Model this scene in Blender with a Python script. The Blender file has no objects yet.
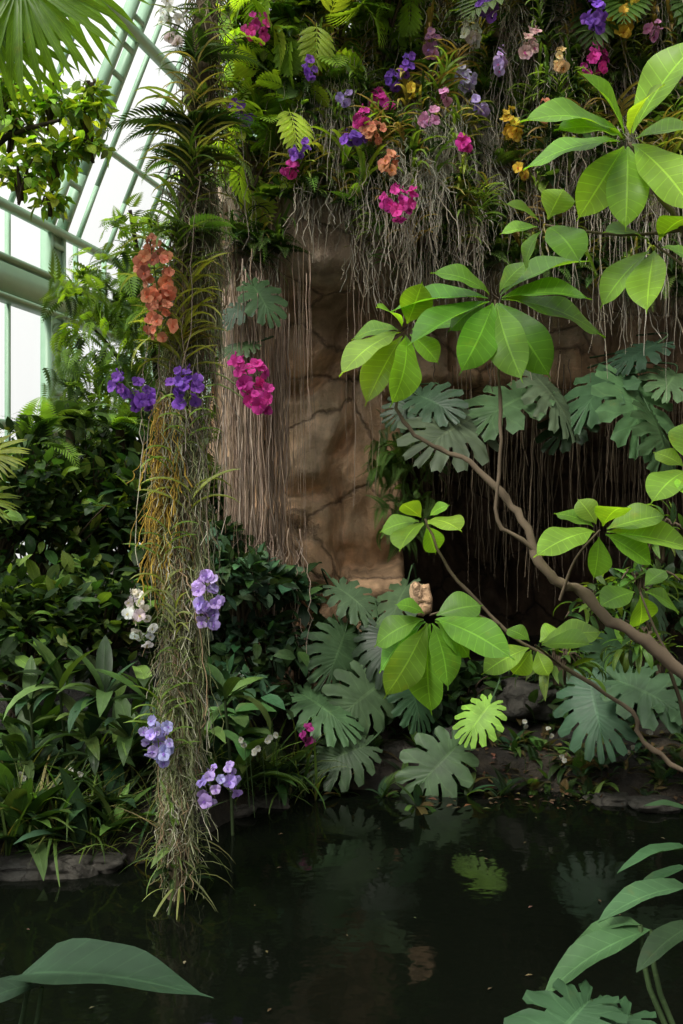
import bpy, math, numpy as np
from mathutils import Vector, noise
rng=np.random.default_rng(7)
scene=bpy.context.scene
CAM_Z=1.6
# placement helper: image pixel coordinates + assumed depth from the camera -> world position
def S(u,v,d): return np.array([(u-341.5)/1000*d, d, CAM_Z-(v-512)/1000*d])
def norm(a):
    a=np.asarray(a,float); return a/np.maximum(np.linalg.norm(a,axis=-1,keepdims=True),1e-9)
def rv(n,s=1.0): return rng.normal(0,s,(n,3))
def smooth(t):
    t=min(max(t,0),1); return t*t*(3-2*t)
# ------------------------------------------------------------------ mesh accumulator
class Acc:
    def __init__(s): s.V=[];s.F=[];s.U=[];s.C=[];s.M=[];s.n=0
    def raw(s,V,F,U,C,mi=0):
        s.V.append(V);s.F.append(F+s.n);s.U.append(U);s.C.append(C);s.M.append(np.full(len(F),mi,np.int32));s.n+=len(V)
    def add(s,tpl,M,T,C,mi=0,C2=None):
        tv,tf,tu,tw=tpl
        T=np.atleast_2d(T);n=len(T)
        if n==0:return
        C=np.broadcast_to(np.atleast_2d(C),(n,3))
        V=np.einsum('nij,vj->nvi',M,tv)+T[:,None,:]
        F=(tf[None]+(np.arange(n)*len(tv))[:,None,None]).reshape(-1,4)
        if C2 is None: CC=np.repeat(C[:,None,:],len(tv),1)
        else:
            C2=np.broadcast_to(np.atleast_2d(C2),(n,3))
            CC=C[:,None,:]*(1-tw[None,:,None])+C2[:,None,:]*tw[None,:,None]
        s.raw(V.reshape(-1,3),F,np.tile(tu,(n,1)),CC.reshape(-1,3),mi)
    def build(s,name,mats,smoothsh=True):
        V=np.concatenate(s.V);F=np.concatenate(s.F).astype(np.int32);U=np.concatenate(s.U);C=np.concatenate(s.C);M=np.concatenate(s.M)
        o=np.array([(V[:,0].min()+V[:,0].max())/2,(V[:,1].min()+V[:,1].max())/2,V[:,2].min()])
        V=V-o
        me=bpy.data.meshes.new(name)
        me.vertices.add(len(V));me.vertices.foreach_set('co',V.astype(np.float32).ravel())
        me.loops.add(F.size);me.loops.foreach_set('vertex_index',F.ravel())
        me.polygons.add(len(F));me.polygons.foreach_set('loop_start',(np.arange(len(F))*4).astype(np.int32))
        me.polygons.foreach_set('material_index',M)
        if smoothsh: me.polygons.foreach_set('use_smooth',np.ones(len(F),bool))
        me.update(calc_edges=True)
        uv=me.uv_layers.new(name='UVMap');uv.data.foreach_set('uv',U[F.ravel()].astype(np.float32).ravel())
        ca=me.color_attributes.new('col','FLOAT_COLOR','POINT')
        ca.data.foreach_set('color',np.concatenate([np.clip(C,0,1),np.ones((len(C),1))],1).astype(np.float32).ravel())
        me.validate()
        for m in mats: me.materials.append(m)
        ob=bpy.data.objects.new(name,me);ob.location=o
        scene.collection.objects.link(ob);return ob
def frames(d,n,sc=1.0,wx=1.0):
    d=norm(np.atleast_2d(d));n=np.atleast_2d(n)
    x=norm(np.cross(d,n));z=np.cross(x,d)
    sc=np.broadcast_to(np.asarray(sc,float),(len(d),));wx=np.broadcast_to(np.asarray(wx,float),(len(d),))
    return np.stack([x*(sc*wx)[:,None],d*sc[:,None],z*sc[:,None]],axis=2)
def vary(c,n,v=0.2,hue=0.12):
    c=np.asarray(c,float);return np.clip(c*(1+rng.normal(0,v,(n,1)))*(1+rng.normal(0,hue,(n,3))),0.003,1)
def grid_faces(nr,nc):
    i=np.arange(nr-1)[:,None]*nc+np.arange(nc-1)[None];i=i.ravel()
    return np.stack([i,i+1,i+1+nc,i+nc],1)
# ------------------------------------------------------------------ leaf templates (axis +Y, width X, normal +Z)
def leaf_tpl(ratio,peak=.45,nl=6,nw=1,bend=.6,fold=.25,sharp=1.6,th0=.15,petiole=0.0,wave=0.0,tip=0.04,drip=0.0):
    t=np.linspace(0,1,nl+1);a=sharp*peak;b=sharp*(1-peak)
    tt=np.clip(t/(1-drip),0,1)
    w=(tt**a)*((1-tt)**b);w=w/w.max();w=np.maximum(w,tip)
    if drip: w[t>1-drip]*=.9;w[-1]=.01
    th=th0-bend*t;ds=1/nl
    y=np.concatenate([[0],np.cumsum(np.cos((th[1:]+th[:-1])/2)*ds)]);z=np.concatenate([[0],np.cumsum(np.sin((th[1:]+th[:-1])/2)*ds)])
    s=np.linspace(-1,1,2*nw+1)
    X=s[None]*w[:,None]*ratio/2
    Z=z[:,None]+fold*np.abs(X)*np.cos(th)[:,None]+wave*np.sin(t*14)[:,None]*np.abs(s)[None]**2
    Y=y[:,None]+petiole-fold*np.abs(X)*np.sin(th)[:,None]
    V=np.stack([X,np.broadcast_to(Y,X.shape),Z],2).reshape(-1,3)
    U=np.stack([np.broadcast_to((s+1)/2,X.shape),np.broadcast_to(t[:,None],X.shape)],2).reshape(-1,2)
    return (V,grid_faces(nl+1,2*nw+1),U,np.zeros(len(V)))
def join(tpls):
    V=[];F=[];U=[];W=[];n=0
    for v,f,u,w in tpls: V.append(v);F.append(f+n);U.append(u);W.append(w);n+=len(v)
    return (np.concatenate(V),np.concatenate(F),np.concatenate(U),np.concatenate(W))
def xf(tpl,M,T=(0,0,0)): return (tpl[0]@np.asarray(M).T+np.asarray(T),tpl[1],tpl[2],tpl[3])
def rz(a): c,s=math.cos(a),math.sin(a);return np.array([[c,-s,0],[s,c,0],[0,0,1.]])
def rx(a): c,s=math.cos(a),math.sin(a);return np.array([[1,0,0],[0,c,-s],[0,s,c.real]])
def monstera_tpl(N=6,inner=.36,back=.28,curl=.5,gap=.12):
    V=[];F=[];U=[]
    for side in(-1,1):
        rows=[];lob=[]
        for k in range(N):
            for j in range(5):
                s=j/4;q=(k+gap+(1-2*gap)*s)/N;rows.append((q,1-.22*abs(2*s-1)**3));lob.append(k)
        base=len(V);rad=[0,inner,.70,1]
        for q,tip in rows:
            th=math.radians(4+156*q);oy=.78*(1-q)**1.15
            R=(.24+.30*math.sin(math.pi*q**.9)) if q<.6 else (.24+.30*math.sin(math.pi*q**.9))*.9+back*.16
            qm=(math.floor(q*N)+.5)/N
            for i,f in enumerate(rad):
                r=R*f*(tip if i==3 else 1)
                th2=math.radians(4+156*(qm+(q-qm)*(1 if i<2 else (1.0 if i==2 else .9))))
                x=side*math.sin(th2)*r;y=oy+math.cos(th2)*r+(.12*f*f*(1-q))
                V.append([x,y,.18*abs(x)-curl*(x*x*1.0)-.22*max(y,0)**2-.05*f*math.sin(q*N*math.pi*2)**2]);U.append([.5+side*.5*f,q])
        for i in range(len(rows)-1):
            for r in range(3):
                if r>0 and lob[i]!=lob[i+1]:continue
                a=base+i*4+r;F.append([a,a+1,a+5,a+4])
    V=np.array(V);return (V,np.array(F),np.array(U),np.zeros(len(V)))
def pinnate_tpl(n=16,ll=.28,lr=.22,bend=.9,th0=.4,ang=1.15,droop=.3,nl=2,taper=.5):
    parts=[];t=np.linspace(0,1,n+1);th=th0-bend*t
    y=np.concatenate([[0],np.cumsum(np.cos(th[1:])/n)]);z=np.concatenate([[0],np.cumsum(np.sin(th[1:])/n)])
    s=np.array([-1,1])*.006
    V=np.stack([np.tile(s,n+1),np.repeat(y,2),np.repeat(z,2)],1)
    parts.append((V,grid_faces(n+1,2),np.tile([.5,.5],(len(V),1)),np.zeros(len(V))))
    lt=leaf_tpl(lr,nl=nl,bend=droop,fold=.1,sharp=1.2)
    for i in range(1,n+1):
        f=t[i];L=ll*(math.sin(math.pi*min(1,(f*.9+.08)**taper))*.9+.12)
        for sd in(-1,1):
            M=rx(th[i])@rz(-sd*(ang-.5*f))@(np.eye(3)*L)
            parts.append(xf(lt,M,(0,y[i],z[i])))
    return join(parts)
def fan_tpl(n=26,spread=2.0,w=.07):
    parts=[]
    for i in range(n):
        a=-spread+2*spread*i/(n-1);L=1-.25*abs(a/spread)**2-.06*(i%2)
        parts.append(xf(leaf_tpl(w/L,peak=.5,nl=5,bend=.5+.2*(i%3),fold=.6,sharp=1.0),rz(a)@(np.eye(3)*L)))
    return join(parts)
def flower_tpl(seed=0):
    r_=np.random.default_rng(seed);parts=[]
    for a,r,L in((0,.82,1),(1.22,1.12,1.04),(-1.22,1.12,1.04),(2.45,.98,1),(-2.45,.98,1)):
        p=leaf_tpl(r,peak=.62,nl=4,nw=1,bend=.3+r_.uniform(-.5,.9),fold=-.12+r_.uniform(-.25,.2),sharp=1.0,th0=.35,tip=.18)
        w=np.where(p[2][:,1]<.2,.5,0.);p=(p[0],p[1],p[2],w);parts.append(xf(p,rz(a+r_.normal(0,.08))@(np.eye(3)*L)))
    lip=leaf_tpl(.7,peak=.6,nl=3,nw=1,bend=1.2,fold=.6,th0=1.2,tip=.2);lip=(lip[0],lip[1],lip[2],np.ones(len(lip[0])))
    parts.append(xf(lip,rz(math.pi)@(np.eye(3)*.5)))
    return join(parts)
OVATE=[leaf_tpl(.5,nl=4,bend=b,fold=f) for b,f in((.5,.2),(.9,.3),(.3,.1))]
OVBIG=[leaf_tpl(.5,nl=8,nw=2,bend=b,fold=f,wave=.012) for b,f in((.7,.25),(1.1,.2))]
HEART=leaf_tpl(.62,peak=.25,nl=14,nw=3,bend=.35,fold=.2,wave=.008,sharp=1.3,drip=.05)
LANCE=[leaf_tpl(.24,nl=6,bend=b,fold=.3) for b in(.6,1.2,1.7)]
OBOV=[leaf_tpl(.43,peak=.6,nl=16,nw=2,bend=b,fold=f,sharp=2.2,wave=w_,th0=.25,tip=.05,drip=.07) for b,f,w_ in((.6,.35,.012),(.9,.25,.02),(.3,.45,.01),(.7,.15,.022))]
STRAP=[leaf_tpl(.085,peak=.35,nl=7,bend=b,fold=.7,sharp=.7,th0=.5) for b in(1.0,1.6,2.2)]
GRASS=[leaf_tpl(.035,peak=.3,nl=6,bend=b,fold=.3,sharp=.8,th0=.2) for b in(.6,1.2,2.0)]
SMALL=[leaf_tpl(.42,nl=2,bend=b,fold=.25,sharp=1.3) for b in(.4,.8)]
MON=[monstera_tpl(7,.46,gap=.10),monstera_tpl(8,.50,curl=.8,gap=.10),monstera_tpl(6,.44,curl=.3,gap=.09)]
FERN=[pinnate_tpl(18,.24,.28,b,.5) for b in(1.0,1.6)]
PALMF=[pinnate_tpl(20,.34,.15,b,.5,droop=.5,nl=3) for b in(1.4,2.0)]
PINN=[pinnate_tpl(12,.34,.30,b,.2,droop=.5) for b in(.7,1.4)]
SPLIT=[pinnate_tpl(9,.55,.24,b,.2,ang=1.0,droop=.4,nl=4,taper=.7) for b in(.6,1.1)]
FAN=fan_tpl();FLOWER=[flower_tpl(i) for i in range(4)]
def tubes(acc,P,r,C,sides=4,mi=0):
    n,k,_=P.shape
    r=np.broadcast_to(np.asarray(r,float),(n,k)) if np.ndim(r)!=1 else np.repeat(np.asarray(r)[:,None],k,1)
    C=np.broadcast_to(np.atleast_2d(C),(n,3))
    T=norm(np.gradient(P,axis=1));ref=np.array([.31,.93,.17])
    A=norm(np.cross(T,ref));B=np.cross(T,A)
    an=np.arange(sides)/sides*2*math.pi
    V=P[:,:,None,:]+r[:,:,None,None]*(np.cos(an)[None,None,:,None]*A[:,:,None,:]+np.sin(an)[None,None,:,None]*B[:,:,None,:])
    i=np.arange(k-1)[:,None]*sides;j=np.arange(sides)[None];j2=(j+1)%sides
    f=np.stack([i+j,i+j2,i+sides+j2,i+sides+j],2).reshape(-1,4)
    F=(f[None]+(np.arange(n)*k*sides)[:,None,None]).reshape(-1,4)
    m=n*k*sides
    U=np.stack([np.full(m,.25),np.tile(np.repeat(np.linspace(0,1,k),sides),n)],1)
    acc.raw(V.reshape(-1,3),F,U,np.repeat(C,k*sides,0),mi)
def tube1(acc,pts,r0,r1,C,sides=6,mi=0,sub=4,jit=0.0):
    pts=np.array(pts,float);k=len(pts);t=np.linspace(0,k-1,(k-1)*sub+1)
    out=[]
    for q in t:
        i=min(int(q),k-2);f=q-i;p0=pts[max(i-1,0)];p1=pts[i];p2=pts[i+1];p3=pts[min(i+2,k-1)]
        out.append(.5*((2*p1)+(-p0+p2)*f+(2*p0-5*p1+4*p2-p3)*f*f+(-p0+3*p1-3*p2+p3)*f**3))
    P=np.array(out)+rng.normal(0,jit,(len(out),3)) if jit else np.array(out)
    rr=np.linspace(r0,r1,len(P))
    if jit: rr=rr*(1+rng.uniform(-.12,.28,len(P)))
    tubes(acc,P[None],rr[None],C,sides,mi);return P
def hang(st,L,k=9,jit=.012,drift=.03,curl=0):
    st=np.atleast_2d(st);n=len(st);L=np.broadcast_to(L,(n,))
    t=np.linspace(0,1,k)
    w=np.cumsum(rng.normal(0,jit,(n,k,2)),axis=1);w-=w[:,:1]
    dr=rng.normal(0,drift,(n,1,2))*t[None,:,None]
    P=np.repeat(st[:,None,:],k,1);P[:,:,:2]+=w+dr;P[:,:,2]-=t[None]*L[:,None];return P
# ------------------------------------------------------------------ materials
def newmat(name):
    m=bpy.data.materials.new(name);m.use_nodes=True;nt=m.node_tree;nt.nodes.clear()
    return m,nt,nt.nodes.new('ShaderNodeOutputMaterial')
def N(nt,t,**k):
    n=nt.nodes.new(t)
    for a,b in k.items(): setattr(n,a,b)
    return n
def L(nt,a,b): nt.links.new(a,b)
def mathn(nt,op,a,b=None,c=None):
    n=N(nt,'ShaderNodeMath',operation=op)
    for i,x in enumerate((a,b,c)):
        if x is None: continue
        if isinstance(x,(int,float)): n.inputs[i].default_value=x
        else: L(nt,x,n.inputs[i])
    return n.outputs[0]
def mixc(nt,f,a,b,bt='MIX'):
    n=N(nt,'ShaderNodeMix',data_type='RGBA',blend_type=bt)
    for s,x in((n.inputs[0],f),(n.inputs[6],a),(n.inputs[7],b)):
        if isinstance(x,(int,float)): s.default_value=x
        elif isinstance(x,tuple): s.default_value=x+(1,)
        else: L(nt,x,s)
    return n.outputs[2]
def leafmat(name,rough=.45,trans=.35,vein=.5,tc=(1.5,1.55,.5),spec=.3,veins=9,brown=.5):
    m,nt,out=newmat(name)
    at=N(nt,'ShaderNodeAttribute',attribute_name='col')
    geo=N(nt,'ShaderNodeNewGeometry')
    nz=N(nt,'ShaderNodeTexNoise');nz.inputs['Scale'].default_value=9;nz.inputs['Detail'].default_value=4;L(nt,geo.outputs['Position'],nz.inputs['Vector'])
    v=mathn(nt,'MULTIPLY_ADD',nz.outputs[0],1.5,.25)
    hs=N(nt,'ShaderNodeHueSaturation');L(nt,v,hs.inputs['Value']);L(nt,at.outputs['Color'],hs.inputs['Color'])
    base=hs.outputs[0]
    if brown:
        nb=N(nt,'ShaderNodeTexNoise');nb.inputs['Scale'].default_value=14;nb.inputs['Detail'].default_value=5;nb.inputs['Roughness'].default_value=.7
        ad=N(nt,'ShaderNodeVectorMath',operation='ADD');ad.inputs[1].default_value=(7.3,2.1,4.4);L(nt,geo.outputs['Position'],ad.inputs[0]);L(nt,ad.outputs[0],nb.inputs['Vector'])
        mr=N(nt,'ShaderNodeMapRange');mr.inputs['From Min'].default_value=.60;mr.inputs['From Max'].default_value=.74;L(nt,nb.outputs[0],mr.inputs['Value'])
        base=mixc(nt,mathn(nt,'MULTIPLY',mr.outputs[0],brown),base,mixc(nt,1.0,base,(2.2,1.15,.8),'MULTIPLY'))
    uv=N(nt,'ShaderNodeTexCoord');sp=N(nt,'ShaderNodeSeparateXYZ');L(nt,uv.outputs['UV'],sp.inputs[0])
    ax=mathn(nt,'ABSOLUTE',mathn(nt,'SUBTRACT',sp.outputs[0],.5))
    mid=mathn(nt,'LESS_THAN',ax,.022)
    fr=mathn(nt,'FRACT',mathn(nt,'SUBTRACT',mathn(nt,'MULTIPLY',sp.outputs[1],float(veins)),mathn(nt,'MULTIPLY',ax,2.2)))
    sv=mathn(nt,'LESS_THAN',fr,.09)
    vf=mathn(nt,'MULTIPLY',mathn(nt,'MAXIMUM',mid,mathn(nt,'MULTIPLY',sv,.5)),vein)
    col=mixc(nt,vf,base,mixc(nt,1.0,base,(2.0,1.9,1.8),'MULTIPLY'))
    p=N(nt,'ShaderNodeBsdfPrincipled');p.inputs['Specular IOR Level'].default_value=spec
    L(nt,mathn(nt,'MULTIPLY_ADD',nz.outputs[0],.3,rough-.15),p.inputs['Roughness'])
    L(nt,col,p.inputs['Base Color'])
    bp=N(nt,'ShaderNodeBump');bp.inputs['Strength'].default_value=.5;bp.inputs['Distance'].default_value=.007
    L(nt,mathn(nt,'ADD',fr,mathn(nt,'MULTIPLY',nz.outputs[0],.6)),bp.inputs['Height']);L(nt,bp.outputs[0],p.inputs['Normal'])
    if trans>0:
        tr=N(nt,'ShaderNodeBsdfTranslucent');L(nt,mixc(nt,1.0,col,tc,'MULTIPLY'),tr.inputs['Color'])
        mx=N(nt,'ShaderNodeMixShader');mx.inputs[0].default_value=trans;L(nt,p.outputs[0],mx.inputs[1]);L(nt,tr.outputs[0],mx.inputs[2]);L(nt,mx.outputs[0],out.inputs[0])
    else: L(nt,p.outputs[0],out.inputs[0])
    return m
LEAF=leafmat('foliage_leaf');GLOSS=leafmat('glossy_leaf',rough=.42,trans=.15,vein=.4,spec=.26,veins=7,brown=.3)
SATIN=leafmat('satin_leaf',rough=.5,trans=.1,vein=.6,spec=.15,veins=9,brown=.4)
BACKLIT=leafmat('thin_tree_leaf',rough=.38,trans=.5,vein=.7,tc=(2.0,1.8,.45),veins=11,spec=.28,brown=.35)
PETAL=leafmat('orchid_petal',rough=.6,trans=.35,vein=.15,tc=(1.1,1.1,1.1),spec=.2,brown=0)
FIBER=leafmat('root_fibre',rough=.9,trans=.0,vein=0,spec=.1,brown=0)
def rockmat(name,c1,c2,c3,scale=1.2,bump=.9,fis=.55):
    m,nt,out=newmat(name);geo=N(nt,'ShaderNodeNewGeometry')
    n1=N(nt,'ShaderNodeTexNoise');n1.inputs['Scale'].default_value=scale;n1.inputs['Detail'].default_value=8;n1.inputs['Roughness'].default_value=.65
    n2=N(nt,'ShaderNodeTexNoise');n2.inputs['Scale'].default_value=scale*9;n2.inputs['Detail'].default_value=8;n2.inputs['Roughness'].default_value=.7
    mp=N(nt,'ShaderNodeMapping');mp.inputs['Scale'].default_value=(6,6,.7);n3=N(nt,'ShaderNodeTexNoise');n3.inputs['Scale'].default_value=1.3;n3.inputs['Detail'].default_value=5
    L(nt,geo.outputs['Position'],n1.inputs['Vector']);L(nt,geo.outputs['Position'],n2.inputs['Vector']);L(nt,geo.outputs['Position'],mp.inputs[0]);L(nt,mp.outputs[0],n3.inputs['Vector'])
    r=N(nt,'ShaderNodeValToRGB');L(nt,n1.outputs[0],r.inputs[0]);e=r.color_ramp.elements
    e[0].position=.36;e[0].color=c1+(1,);e[1].position=.64;e[1].color=c3+(1,);x=e.new(.5);x.color=c2+(1,)
    c=mixc(nt,.6,r.outputs[0],mixc(nt,1.0,n2.outputs[0],(1.9,1.9,1.9),'MULTIPLY'),'MULTIPLY')
    st=N(nt,'ShaderNodeValToRGB');L(nt,n3.outputs[0],st.inputs[0]);st.color_ramp.elements[0].position=.38;st.color_ramp.elements[0].color=(.50,.49,.45,1);st.color_ramp.elements[1].position=.6;st.color_ramp.elements[1].color=(1,1,1,1)
    c=mixc(nt,.8,c,st.outputs[0],'MULTIPLY')
    h=mathn(nt,'ADD',n1.outputs[0],mathn(nt,'MULTIPLY',n2.outputs[0],.6))
    wp=N(nt,'ShaderNodeVectorMath',operation='ADD');sc=N(nt,'ShaderNodeVectorMath',operation='SCALE');L(nt,n1.outputs['Color'],sc.inputs[0]);sc.inputs['Scale'].default_value=.35;L(nt,geo.outputs['Position'],wp.inputs[0]);L(nt,sc.outputs[0],wp.inputs[1])
    vo=N(nt,'ShaderNodeTexVoronoi',feature='DISTANCE_TO_EDGE');vo.inputs['Scale'].default_value=scale*1.3;L(nt,wp.outputs[0],vo.inputs['Vector'])
    cr=mathn(nt,'MINIMUM',mathn(nt,'MULTIPLY',vo.outputs['Distance'],40.0),1.0)
    c=mixc(nt,mathn(nt,'MULTIPLY',mathn(nt,'SUBTRACT',1.0,cr),fis),c,(.03,.022,.015))
    h=mathn(nt,'ADD',h,mathn(nt,'MULTIPLY',cr,.4))
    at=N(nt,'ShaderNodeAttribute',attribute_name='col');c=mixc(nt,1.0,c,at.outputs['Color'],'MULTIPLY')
    p=N(nt,'ShaderNodeBsdfPrincipled');p.inputs['Roughness'].default_value=.8;L(nt,c,p.inputs['Base Color'])
    bp=N(nt,'ShaderNodeBump');bp.inputs['Strength'].default_value=bump;bp.inputs['Distance'].default_value=.045
    L(nt,h,bp.inputs['Height']);L(nt,bp.outputs[0],p.inputs['Normal'])
    L(nt,p.outputs[0],out.inputs[0]);return m
ROCK=rockmat('sandstone_rock',(.50,.32,.19),(.80,.50,.29),(.92,.68,.46),1.1,.9,.55)
STONE=rockmat('bank_stone',(.02,.02,.016),(.05,.046,.036),(.09,.08,.065),3)
SOIL=rockmat('dark_soil',(.012,.010,.007),(.03,.022,.014),(.06,.045,.028),4)
def metal():
    m,nt,out=newmat('pale_green_paint');geo=N(nt,'ShaderNodeNewGeometry')
    n=N(nt,'ShaderNodeTexNoise');n.inputs['Scale'].default_value=5;n.inputs['Detail'].default_value=6;L(nt,geo.outputs['Position'],n.inputs['Vector'])
    c=mixc(nt,n.outputs[0],(.22,.38,.25),(.32,.50,.35));p=N(nt,'ShaderNodeBsdfPrincipled');p.inputs['Roughness'].default_value=.45;L(nt,c,p.inputs['Base Color']);L(nt,p.outputs[0],out.inputs[0]);return m
METAL=metal()
def glass():
    m,nt,out=newmat('greenhouse_glass');t=N(nt,'ShaderNodeBsdfTransparent');t.inputs[0].default_value=(.97,.99,.98,1)
    g=N(nt,'ShaderNodeBsdfGlossy');g.inputs['Roughness'].default_value=.05;mx=N(nt,'ShaderNodeMixShader');mx.inputs[0].default_value=.04
    L(nt,t.outputs[0],mx.inputs[1]);L(nt,g.outputs[0],mx.inputs[2]);L(nt,mx.outputs[0],out.inputs[0]);return m
GLASS=glass()
def water():
    m,nt,out=newmat('dark_pond_water');geo=N(nt,'ShaderNodeNewGeometry')
    n=N(nt,'ShaderNodeTexNoise');n.inputs['Scale'].default_value=5;n.inputs['Detail'].default_value=3;L(nt,geo.outputs['Position'],n.inputs['Vector'])
    p=N(nt,'ShaderNodeBsdfPrincipled');p.inputs['Base Color'].default_value=(.003,.004,.0025,1);p.inputs['Roughness'].default_value=.06;p.inputs['IOR'].default_value=1.27
    b=N(nt,'ShaderNodeBump');b.inputs['Strength'].default_value=.18;b.inputs['Distance'].default_value=.02;L(nt,n.outputs[0],b.inputs['Height']);L(nt,b.outputs[0],p.inputs['Normal']);L(nt,p.outputs[0],out.inputs[0]);return m
WATER=water()
# ------------------------------------------------------------------ rock wall
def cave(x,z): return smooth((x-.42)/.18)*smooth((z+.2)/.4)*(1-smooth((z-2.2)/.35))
def wallD(x,z,detail=True):
    d=7.15-.6*smooth((z-2.85)/.35)
    d+=3.2*cave(x,z)
    d+=2.6*smooth((-.75-x)/.6)
    if x>2.9: d-=(x-2.9)*1.6
    if detail:
        d+=.2*noise.fractal(Vector((x*.9,z*.9,3.1)),1,2,4)
        wx=x*1.7+.25*noise.noise(Vector((x*2,z*2,0)));wz=z*.95+.3*noise.noise(Vector((x*2,z*2,5)))
        v,pt=noise.voronoi(Vector((wx,wz,1.7)))
        d+=.38*noise.noise(pt[0]*3.7+Vector((.3,.1,.2)))-.16*min(1,(v[1]-v[0])*6)+.05*noise.fractal(Vector((x*5,z*5,3.1)),1,2,4)
    return d
def crest(x): return float(np.interp(x,[-4,-1.6,-1.1,-.5,.3,1,5],[.7,.7,3.6,4.1,5.0,5.8,6]))
def wall_hit(u,v):
    d=5.2
    while d<10:
        p=S(u,v,d)
        if p[2]>crest(p[0])+.05 and p[1]>6.4: return p
        if d>=wallD(p[0],p[2]): return p
        d+=.05
    return S(u,v,7.5)
a=Acc();xs=np.arange(-4,5.2,.03);nz_=180
V=[];C=[]
for x in xs:
    c=crest(x)
    for i in range(nz_):
        z=-.4+(c+.4)*i/(nz_-1);V.append((x,wallD(x,z),z));k=1-.82*cave(x,z);k*=.8+.2*smooth(z/1.5)  # cave shade painted into the rock colour; slightly darker towards the base
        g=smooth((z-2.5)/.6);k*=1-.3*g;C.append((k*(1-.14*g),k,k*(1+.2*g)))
    dd=V[-1][1]
    for j in range(8): V.append((x,dd+.25*(j+1)*(1+j*.3),c+.2*noise.noise(Vector((x*2,j,0)))));C.append((.5,.5,.5))
V=np.array(V);f=grid_faces(len(xs),nz_+8)
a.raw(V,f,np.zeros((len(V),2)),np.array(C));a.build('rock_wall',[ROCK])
# ------------------------------------------------------------------ ground banks + pond
def shore(x): return float(np.interp(x,[-6,-1.6,-.85,-.55,-.2,.6,1.4,2.2,6],[4.3,4.45,4.5,5.3,5.75,5.9,5.7,5.35,4.6]))
def gz(x,y):
    s=y-shore(x)+.12*noise.noise(Vector((x*2.3,y*2.3,0)))
    far=-.5 if s<-.3 else -.5+.5*smooth((s+.3)/.3)+.12*smooth(s/.15)+.25*smooth(s/1.2)
    if x<-.6: far+=.5*smooth((s-1)/2.5)
    near=-.5+.7*smooth((2.35-y)/.5)
    e=max(far,near);return e+.05*noise.fractal(Vector((x*3,y*3,1)),1,2,3)
gx=np.arange(-7,7.01,.07);gy=np.concatenate([np.arange(-3,2,.25),np.arange(2,9,.06),np.arange(9,16,.4)])
V=np.array([(x,y,gz(x,y)) for y in gy for x in gx])
a=Acc();a.raw(V,grid_faces(len(gy),len(gx)),np.zeros((len(V),2)),np.ones((len(V),3)));a.build('ground',[SOIL])
a=Acc();V=np.array([(x,y,0.) for y in(1.8,4,6.3) for x in(-5.5,0,3.1)]);a.raw(V,grid_faces(3,3),np.zeros((9,2)),np.ones((9,3)));a.build('pond_water',[WATER])
def rock(name,c,r,mat=STONE,seed=0):
    n=22;V=[]
    for i in range(n+1):
        ph=math.pi*i/n
        for j in range(2*n+1):
            t=math.pi*j/n*1.0;dv=Vector((math.sin(ph)*math.cos(t),math.sin(ph)*math.sin(t),math.cos(ph)))
            k=1+.35*noise.noise(dv*1.3+Vector((seed*7.1,0,0)))+.1*noise.noise(dv*4+Vector((seed,3,0)))
            b=max(abs(dv.x),abs(dv.y),abs(dv.z));k*=.8/(.45+.55*b)
            V.append((c[0]+dv.x*r[0]*k,c[1]+dv.y*r[1]*k,c[2]+dv.z*r[2]*k))
    a=Acc();V=np.array(V);a.raw(V,grid_faces(n+1,2*n+1),np.zeros((len(V),2)),np.ones((len(V),3)));return a.build(name,[mat])
for i,(u,v,d,rr) in enumerate([(15,868,4.45,(.22,.14,.05)),(68,868,4.45,(.16,.12,.06)),(108,862,4.5,(.1,.1,.04)),(262,802,5.5,(.18,.14,.05)),(235,812,5.3,(.12,.1,.05)),
    (455,742,6.0,(.11,.1,.1)),(530,700,6.4,(.28,.2,.16)),(400,755,6.1,(.16,.13,.1)),(610,800,5.55,(.14,.14,.04)),(655,805,5.4,(.15,.14,.04)),(480,785,5.9,(.16,.12,.04)),(350,775,5.95,(.2,.12,.05)),(580,745,6.1,(.15,.12,.1))]):
    rock('bank_stone',S(u,v,d),rr,seed=i)
# boulder pedestal: upright sandstone block standing on the bank
bb=S(421,598,6.0);rock('sandstone_boulder',bb,(.075,.08,.11),ROCK,3)
# ------------------------------------------------------------------ greenhouse
gd=norm(np.array([.26,1.,0]));gi=norm(np.array([1.,-.26,0]));g0=np.array([-3.15,9.,0])
prof=np.array([(0,-.3),(0,4.4),(.25,5.0),(1.05,6.8),(2.3,8.5),(4.4,10.2),(7.5,11.3),(11,11.6)])
def gp(t,p,z): return g0+gd*t+gi*p+np.array([0,0,z])
def boxes(acc,A,B,w,dpt,side):
    for p,q in zip(A,B):
        t=norm(q-p);s=norm(side-t*np.dot(side,t));n=np.cross(t,s)
        V=[]
        for e in(p,q):
            for x,y in((-1,-1),(1,-1),(1,1),(-1,1)): V.append(e+s*w/2*x+n*dpt/2*y)
        F=np.array([[0,1,5,4],[1,2,6,5],[2,3,7,6],[3,0,4,7],[0,3,2,1],[4,5,6,7]])
        acc.raw(np.array(V),F,np.zeros((8,2)),np.ones((8,3)))
a=Acc()
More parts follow.
